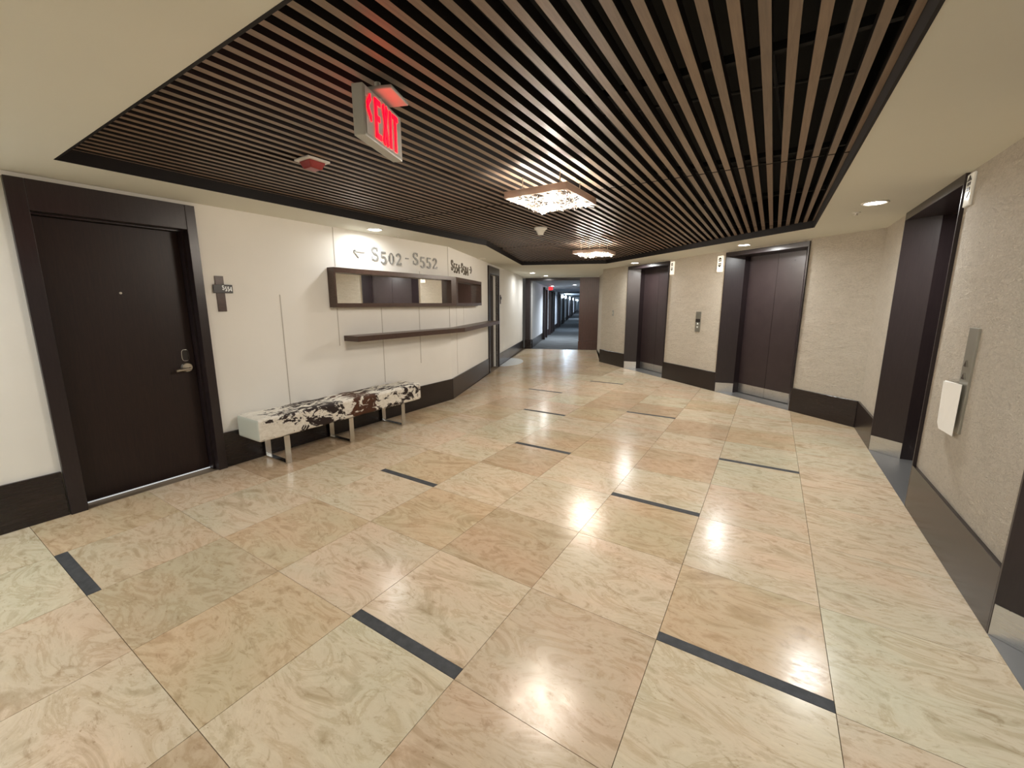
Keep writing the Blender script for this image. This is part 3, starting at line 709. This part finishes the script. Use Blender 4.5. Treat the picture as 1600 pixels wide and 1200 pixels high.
lettering(FL, '<', 1.43, 1.905, .17, 1.0, 'grey metal arrow and numbers S502 - S552 above the mirror', M_letter)
LT_ = [o for o in bpy.data.objects if o.name == 'direction_lettering'][0]
def lett_into(t, fr, text, s0, z0, h, kx, mat_, drop):
    x = s0
    for ch in text:
        if ch == ' ': x += .35 * h * kx; continue
        hh = h * (.92 if ch.isdigit() else 1.0); zz = z0 - (drop * h if ch.isdigit() else 0); mb = MB(); x0 = x
        if ch in '<>': hh = h * .8; zz = z0 + .02
        strokes_mb(mb, lambda a, b_, d: fr(x0 + a * hh * kx, .0005 + d, zz + b_ * hh), GL[ch], .012)
        mb.build('arrow' if ch in '<>' else 'letter', mat_, t)
        x += {'-': .55, '<': 1.45, '>': 1.2}.get(ch, .80) * hh * kx
    return x
lett_into(LT_, FL, 'S502', 1.665, 1.905, .15, 1.08, M_letter, .18)
lett_into(LT_, FL, '-', 2.19, 1.905, .13, 1.08, M_letter, 0)
lett_into(LT_, FL, 'S552', 2.32, 1.905, .15, 1.08, M_letter, .18)
t = empty('direction_lettering', FB(.1, 0, 1.9), label='bronze numbers S554 - S584 and right arrow on the bend of the wall', cat='lettering')
lett_into(t, FB, 'S554', .09, 1.89, .145, .98, M_letterdark, .18)
lett_into(t, FB, '-', .50, 1.89, .13, 1.05, M_letterdark, 0)
lett_into(t, FB, 'S584', .58, 1.89, .145, .95, M_letterdark, .18)
lett_into(t, FB, '>', 1.04, 1.89, .14, 1.05, M_letterdark, 0)
# apartment number sign
t = empty('room_number_sign', FL(.08, 0, 1.5), label='brown and black cross-shaped plaque reading S554 beside the apartment door', cat='sign')
MB().box(FL, .035, .100, 0, .008, 1.352, 1.645).build('back_plate', M_frame, t, bevel=.001)
MB().box(FL, .012, .160, .008, .016, 1.505, 1.575).build('number_plate', M_plaque, t, bevel=.002)
npb = [o for o in t.children if o.name.startswith('number_plate')][0]
x = .078
for ch in 'S554':
    hh = .036; mb = MB(); x0 = x; zz = 1.532 if ch == 'S' else 1.522
    strokes_mb(mb, lambda a, b_, d: FL(x0 + a * hh * .72, .0163 + d, zz + b_ * hh), [(a, b_, w_ * 1.5) for a, b_, w_ in GL[ch]], .001)
    mb.build('letter', M_print, npb); x += .0195

# ---------------------------------------------------------------- bench
bx0, bx1, by0, by1 = -4.235, -3.875, .055, 1.985
t = empty('bench', ((bx0 + bx1) / 2, (by0 + by1) / 2, 0), label='long brown and white cowhide bench on three chrome sled legs', cat='bench')
bm = bmesh.new(); bmesh.ops.create_cube(bm, size=1)
for v in bm.verts: v.co = Vector(((bx0 + bx1) / 2 + v.co.x * (bx1 - bx0), (by0 + by1) / 2 + v.co.y * (by1 - by0), .355 + v.co.z * .195))
bmesh.ops.bevel(bm, geom=list(bm.edges), offset=.03, segments=4, affect='EDGES', profile=.6)
bmesh.ops.subdivide_edges(bm, edges=[e for e in bm.edges if e.calc_length() > .8], cuts=24, use_grid_fill=True)
for v in bm.verts:
    y = v.co.y; v.co.z += .004 * math.sin(y * 13) * (v.co.z > .4) + .002 * math.sin(y * 31 + v.co.x * 20); v.co.x += .003 * math.sin(y * 9) * (v.co.x > -4)
me = bpy.data.meshes.new('seat'); bm.to_mesh(me); bm.free(); me.materials.append(M_hide); me.materials.append(M_hideend)
for p in me.polygons:
    p.use_smooth = True
    if p.normal.y < -.8: p.material_index = 1
seat = bpy.data.objects.new('seat', me); COL.objects.link(seat); seat.parent = t; seat.location = -world_loc(t)
for yl in (.29, .965, 1.68):
    lg = MB(); w_ = .026
    lg.box(W, bx1 - .015, bx1 - .003, yl - w_, yl + w_, .0, .259); lg.box(W, bx0 + .008, bx0 + .020, yl - w_, yl + w_, .0, .259)
    lg.box(W, bx0 + .020, bx1 - .015, yl - w_, yl + w_, .0, .012); lg.build('leg', M_chrome, t, bevel=.001, segs=1)

# ---------------------------------------------------------------- call panels, lanterns
def call_panel(fr, s0, s1, z0, z1, label, screen=True):
    t = empty('call_panel', fr((s0 + s1) / 2, -.02, z0), label=label, cat='lift call panel')
    pl = MB().box(fr, s0, s1, -.02, -.010, z0, z1).build('plate', M_panelsteel, t, bevel=.001)
    c = (s0 + s1) / 2; h = z1 - z0
    if screen: MB().box(fr, s0 + .004, s1 - .004, -.010, -.008, z0 + h * .48, z0 + h * .64).build('display', M_plaque, t)
    for zz, q in ((z0 + h * .40, 1), (z0 + h * .24, -1)) if screen else ((z0 + h * .66, 1), (z0 + h * .54, 1)):
        r_ = .022 if not screen else .016
        MB().slab(fr, [(c - r_, zz - q * r_ * .6), (c + r_, zz - q * r_ * .6), (c, zz + q * r_)], -.010, -.002).build('button', M_print if screen else M_chrome, t)
    return t
call_panel(F2, 3.112, 3.222, .935, 1.272, 'grey steel lift call panel between the two far lift doorways')
call_panel(F3, CORN[1] - 1.668, CORN[1] - 1.545, .70, 1.282, 'tall grey steel lift call panel above the taped white paper', False)
def lantern(fr, s0, s1, z0, z1, t0, t1, label, M_lantern=M_lantern):
    t = empty('hall_lantern', fr((s0 + s1) / 2, t0, z1), label=label, cat='lift indicator')
    MB().box(fr, s0, s1, t0, t1, z0, z1).build('lit_body', M_lantern, t, bevel=.006)
    c = (s0 + s1) / 2; h = z1 - z0; r_ = (s1 - s0) * .30
    for zz, q in ((z0 + h * .78, 1), (z0 + h * .42, -1)):
        MB().slab(fr, [(c - r_ * 1.1, zz - q * r_ * .1), (c, zz + q * r_), (c + r_ * 1.1, zz - q * r_ * .1)], t1, t1 + .003).build('arrow', M_arrow, t)
        MB().slab(fr, [(c - r_ * .7, zz - q * r_ * .35), (c - r_ * .05, zz - q * r_ * .35), (c - r_ * .05, zz - q * r_ * .95), (c - r_ * .7, zz - q * r_ * .95)][::1], t1, t1 + .003).build('arrow_tail', M_arrow, t)
        MB().slab(fr, [(c + r_ * .15, zz - q * r_ * .35), (c + r_ * .8, zz - q * r_ * .35), (c + r_ * .8, zz - q * r_ * .95), (c + r_ * .15, zz - q * r_ * .95)], t1, t1 + .003).build('arrow_tail', M_arrow, t)
lantern(F2, 2.385, 2.485, 1.925, 2.155, -.02, .0, 'white lift direction lantern just right of the far lift doorway')
lantern(F2, 3.49, 3.60, 1.895, 2.14, -.02, .0, 'white lift direction lantern at the upper left of the wide lift doors')
lantern(F3, CORN[1] - 2.13, CORN[1] - 2.03, 1.99, 2.18, -.02, -.004, 'pale lift direction lantern seen edge-on above the edge-on lift', M_glassgrey)
t = empty('light_switch', F2(.52, -.02, 1.18), label='small steel plate on the stone-look wall left of the far lift doorway', cat='switch')
MB().box(F2, .485, .535, -.02, -.012, 1.125, 1.255).build('plate', M_panelsteel, t, bevel=.001); MB().box(F2, .505, .515, -.012, -.006, 1.175, 1.205).build('toggle', M_whiteplastic, t)

# folded paper taped over the lower end of the call panel
t = empty('paper_sheet', (.545, 1.55, .85), label='folded white paper taped to the wall below the call buttons', cat='paper')
pp = MB()
A = [(.597, 1.60, .975), (.535, 1.64, .985), (.505, 1.30 + .20, 1.005)]
# front leaf and folded side leaf, real thickness
def sheet(mb, pts, d, th=.0012):
    n_ = (Vector(pts[1]) - Vector(pts[0])).cross(Vector(pts[2]) - Vector(pts[0])).normalized() * th
    k_ = len(pts); vs = [Vector(p) for p in pts] + [Vector(p) + n_ for p in pts]
    mb.add(vs, [tuple(range(k_)), tuple(range(2 * k_ - 1, k_ - 1, -1))] + [(i, (i + 1) % k_, k_ + (i + 1) % k_, k_ + i) for i in range(k_)])
sheet(pp, [(.598, 1.575, .972), (.557, 1.70, .966), (.563, 1.665, .695), (.598, 1.575, .678)], 0)
pp.build('front_leaf', M_paper, t)
p2 = MB(); sheet(p2, [(.557, 1.70, .966), (.594, 1.845, .955), (.596, 1.83, .70), (.563, 1.665, .695)], 0); p2.build('folded_leaf', M_paper, t)
p3 = MB(); sheet(p3, [(.557, 1.70, .9665), (.598, 1.575, .9725), (.600, 1.84, .9565)], 0); p3.build('folded_top', M_paper, t)

# pale mat at the far side door
t = empty('floor_mat', FB(3.9, .3, 0), label='pale half-round ribbed mat lying on the floor before the white angled wall', cat='mat')
pts = [xy(FB, 3.35, .03), xy(FB, 4.75, .03)] + [xy(FB, 4.05 + .72 * math.cos(math.radians(a)), .03 + .42 * math.sin(math.radians(a))) for a in range(10, 175, 12)]
MB().prism(pts, .0005, .005).build('mat_sheet', M_mat, t)
rb = MB()
for k_ in range(7):
    s = 3.55 + k_ * .16; w_ = .42 * math.sqrt(max(0, 1 - ((s - 4.05) / .72) ** 2))
    rb.box(FB, s, s + .03, .05, .02 + w_, .005, .008)
rb.build('ribs', M_mat, t, kind='stuff')
# small sprinkler heads
for x, y, lab in ((.22, 3.25, 'small ceiling sprinkler next to the large downlight'), (-4.12, 1.95, 'small ceiling sprinkler above the arrow lettering')):
    t = empty('sprinkler', (x, y, ZC), label=lab, cat='sprinkler')
    MB().lathe((x, y, ZC), [(.03, 0), (.03, -.004), (.012, -.008), (.008, -.022)], 16).build('cap', M_whiteplastic, t)
    MB().lathe((x, y, ZC - .022), [(.016, 0), (.016, -.003), (.004, -.004)], 16).build('deflector', M_satin, t)
# keep only what a person could own as props: no helper leftovers
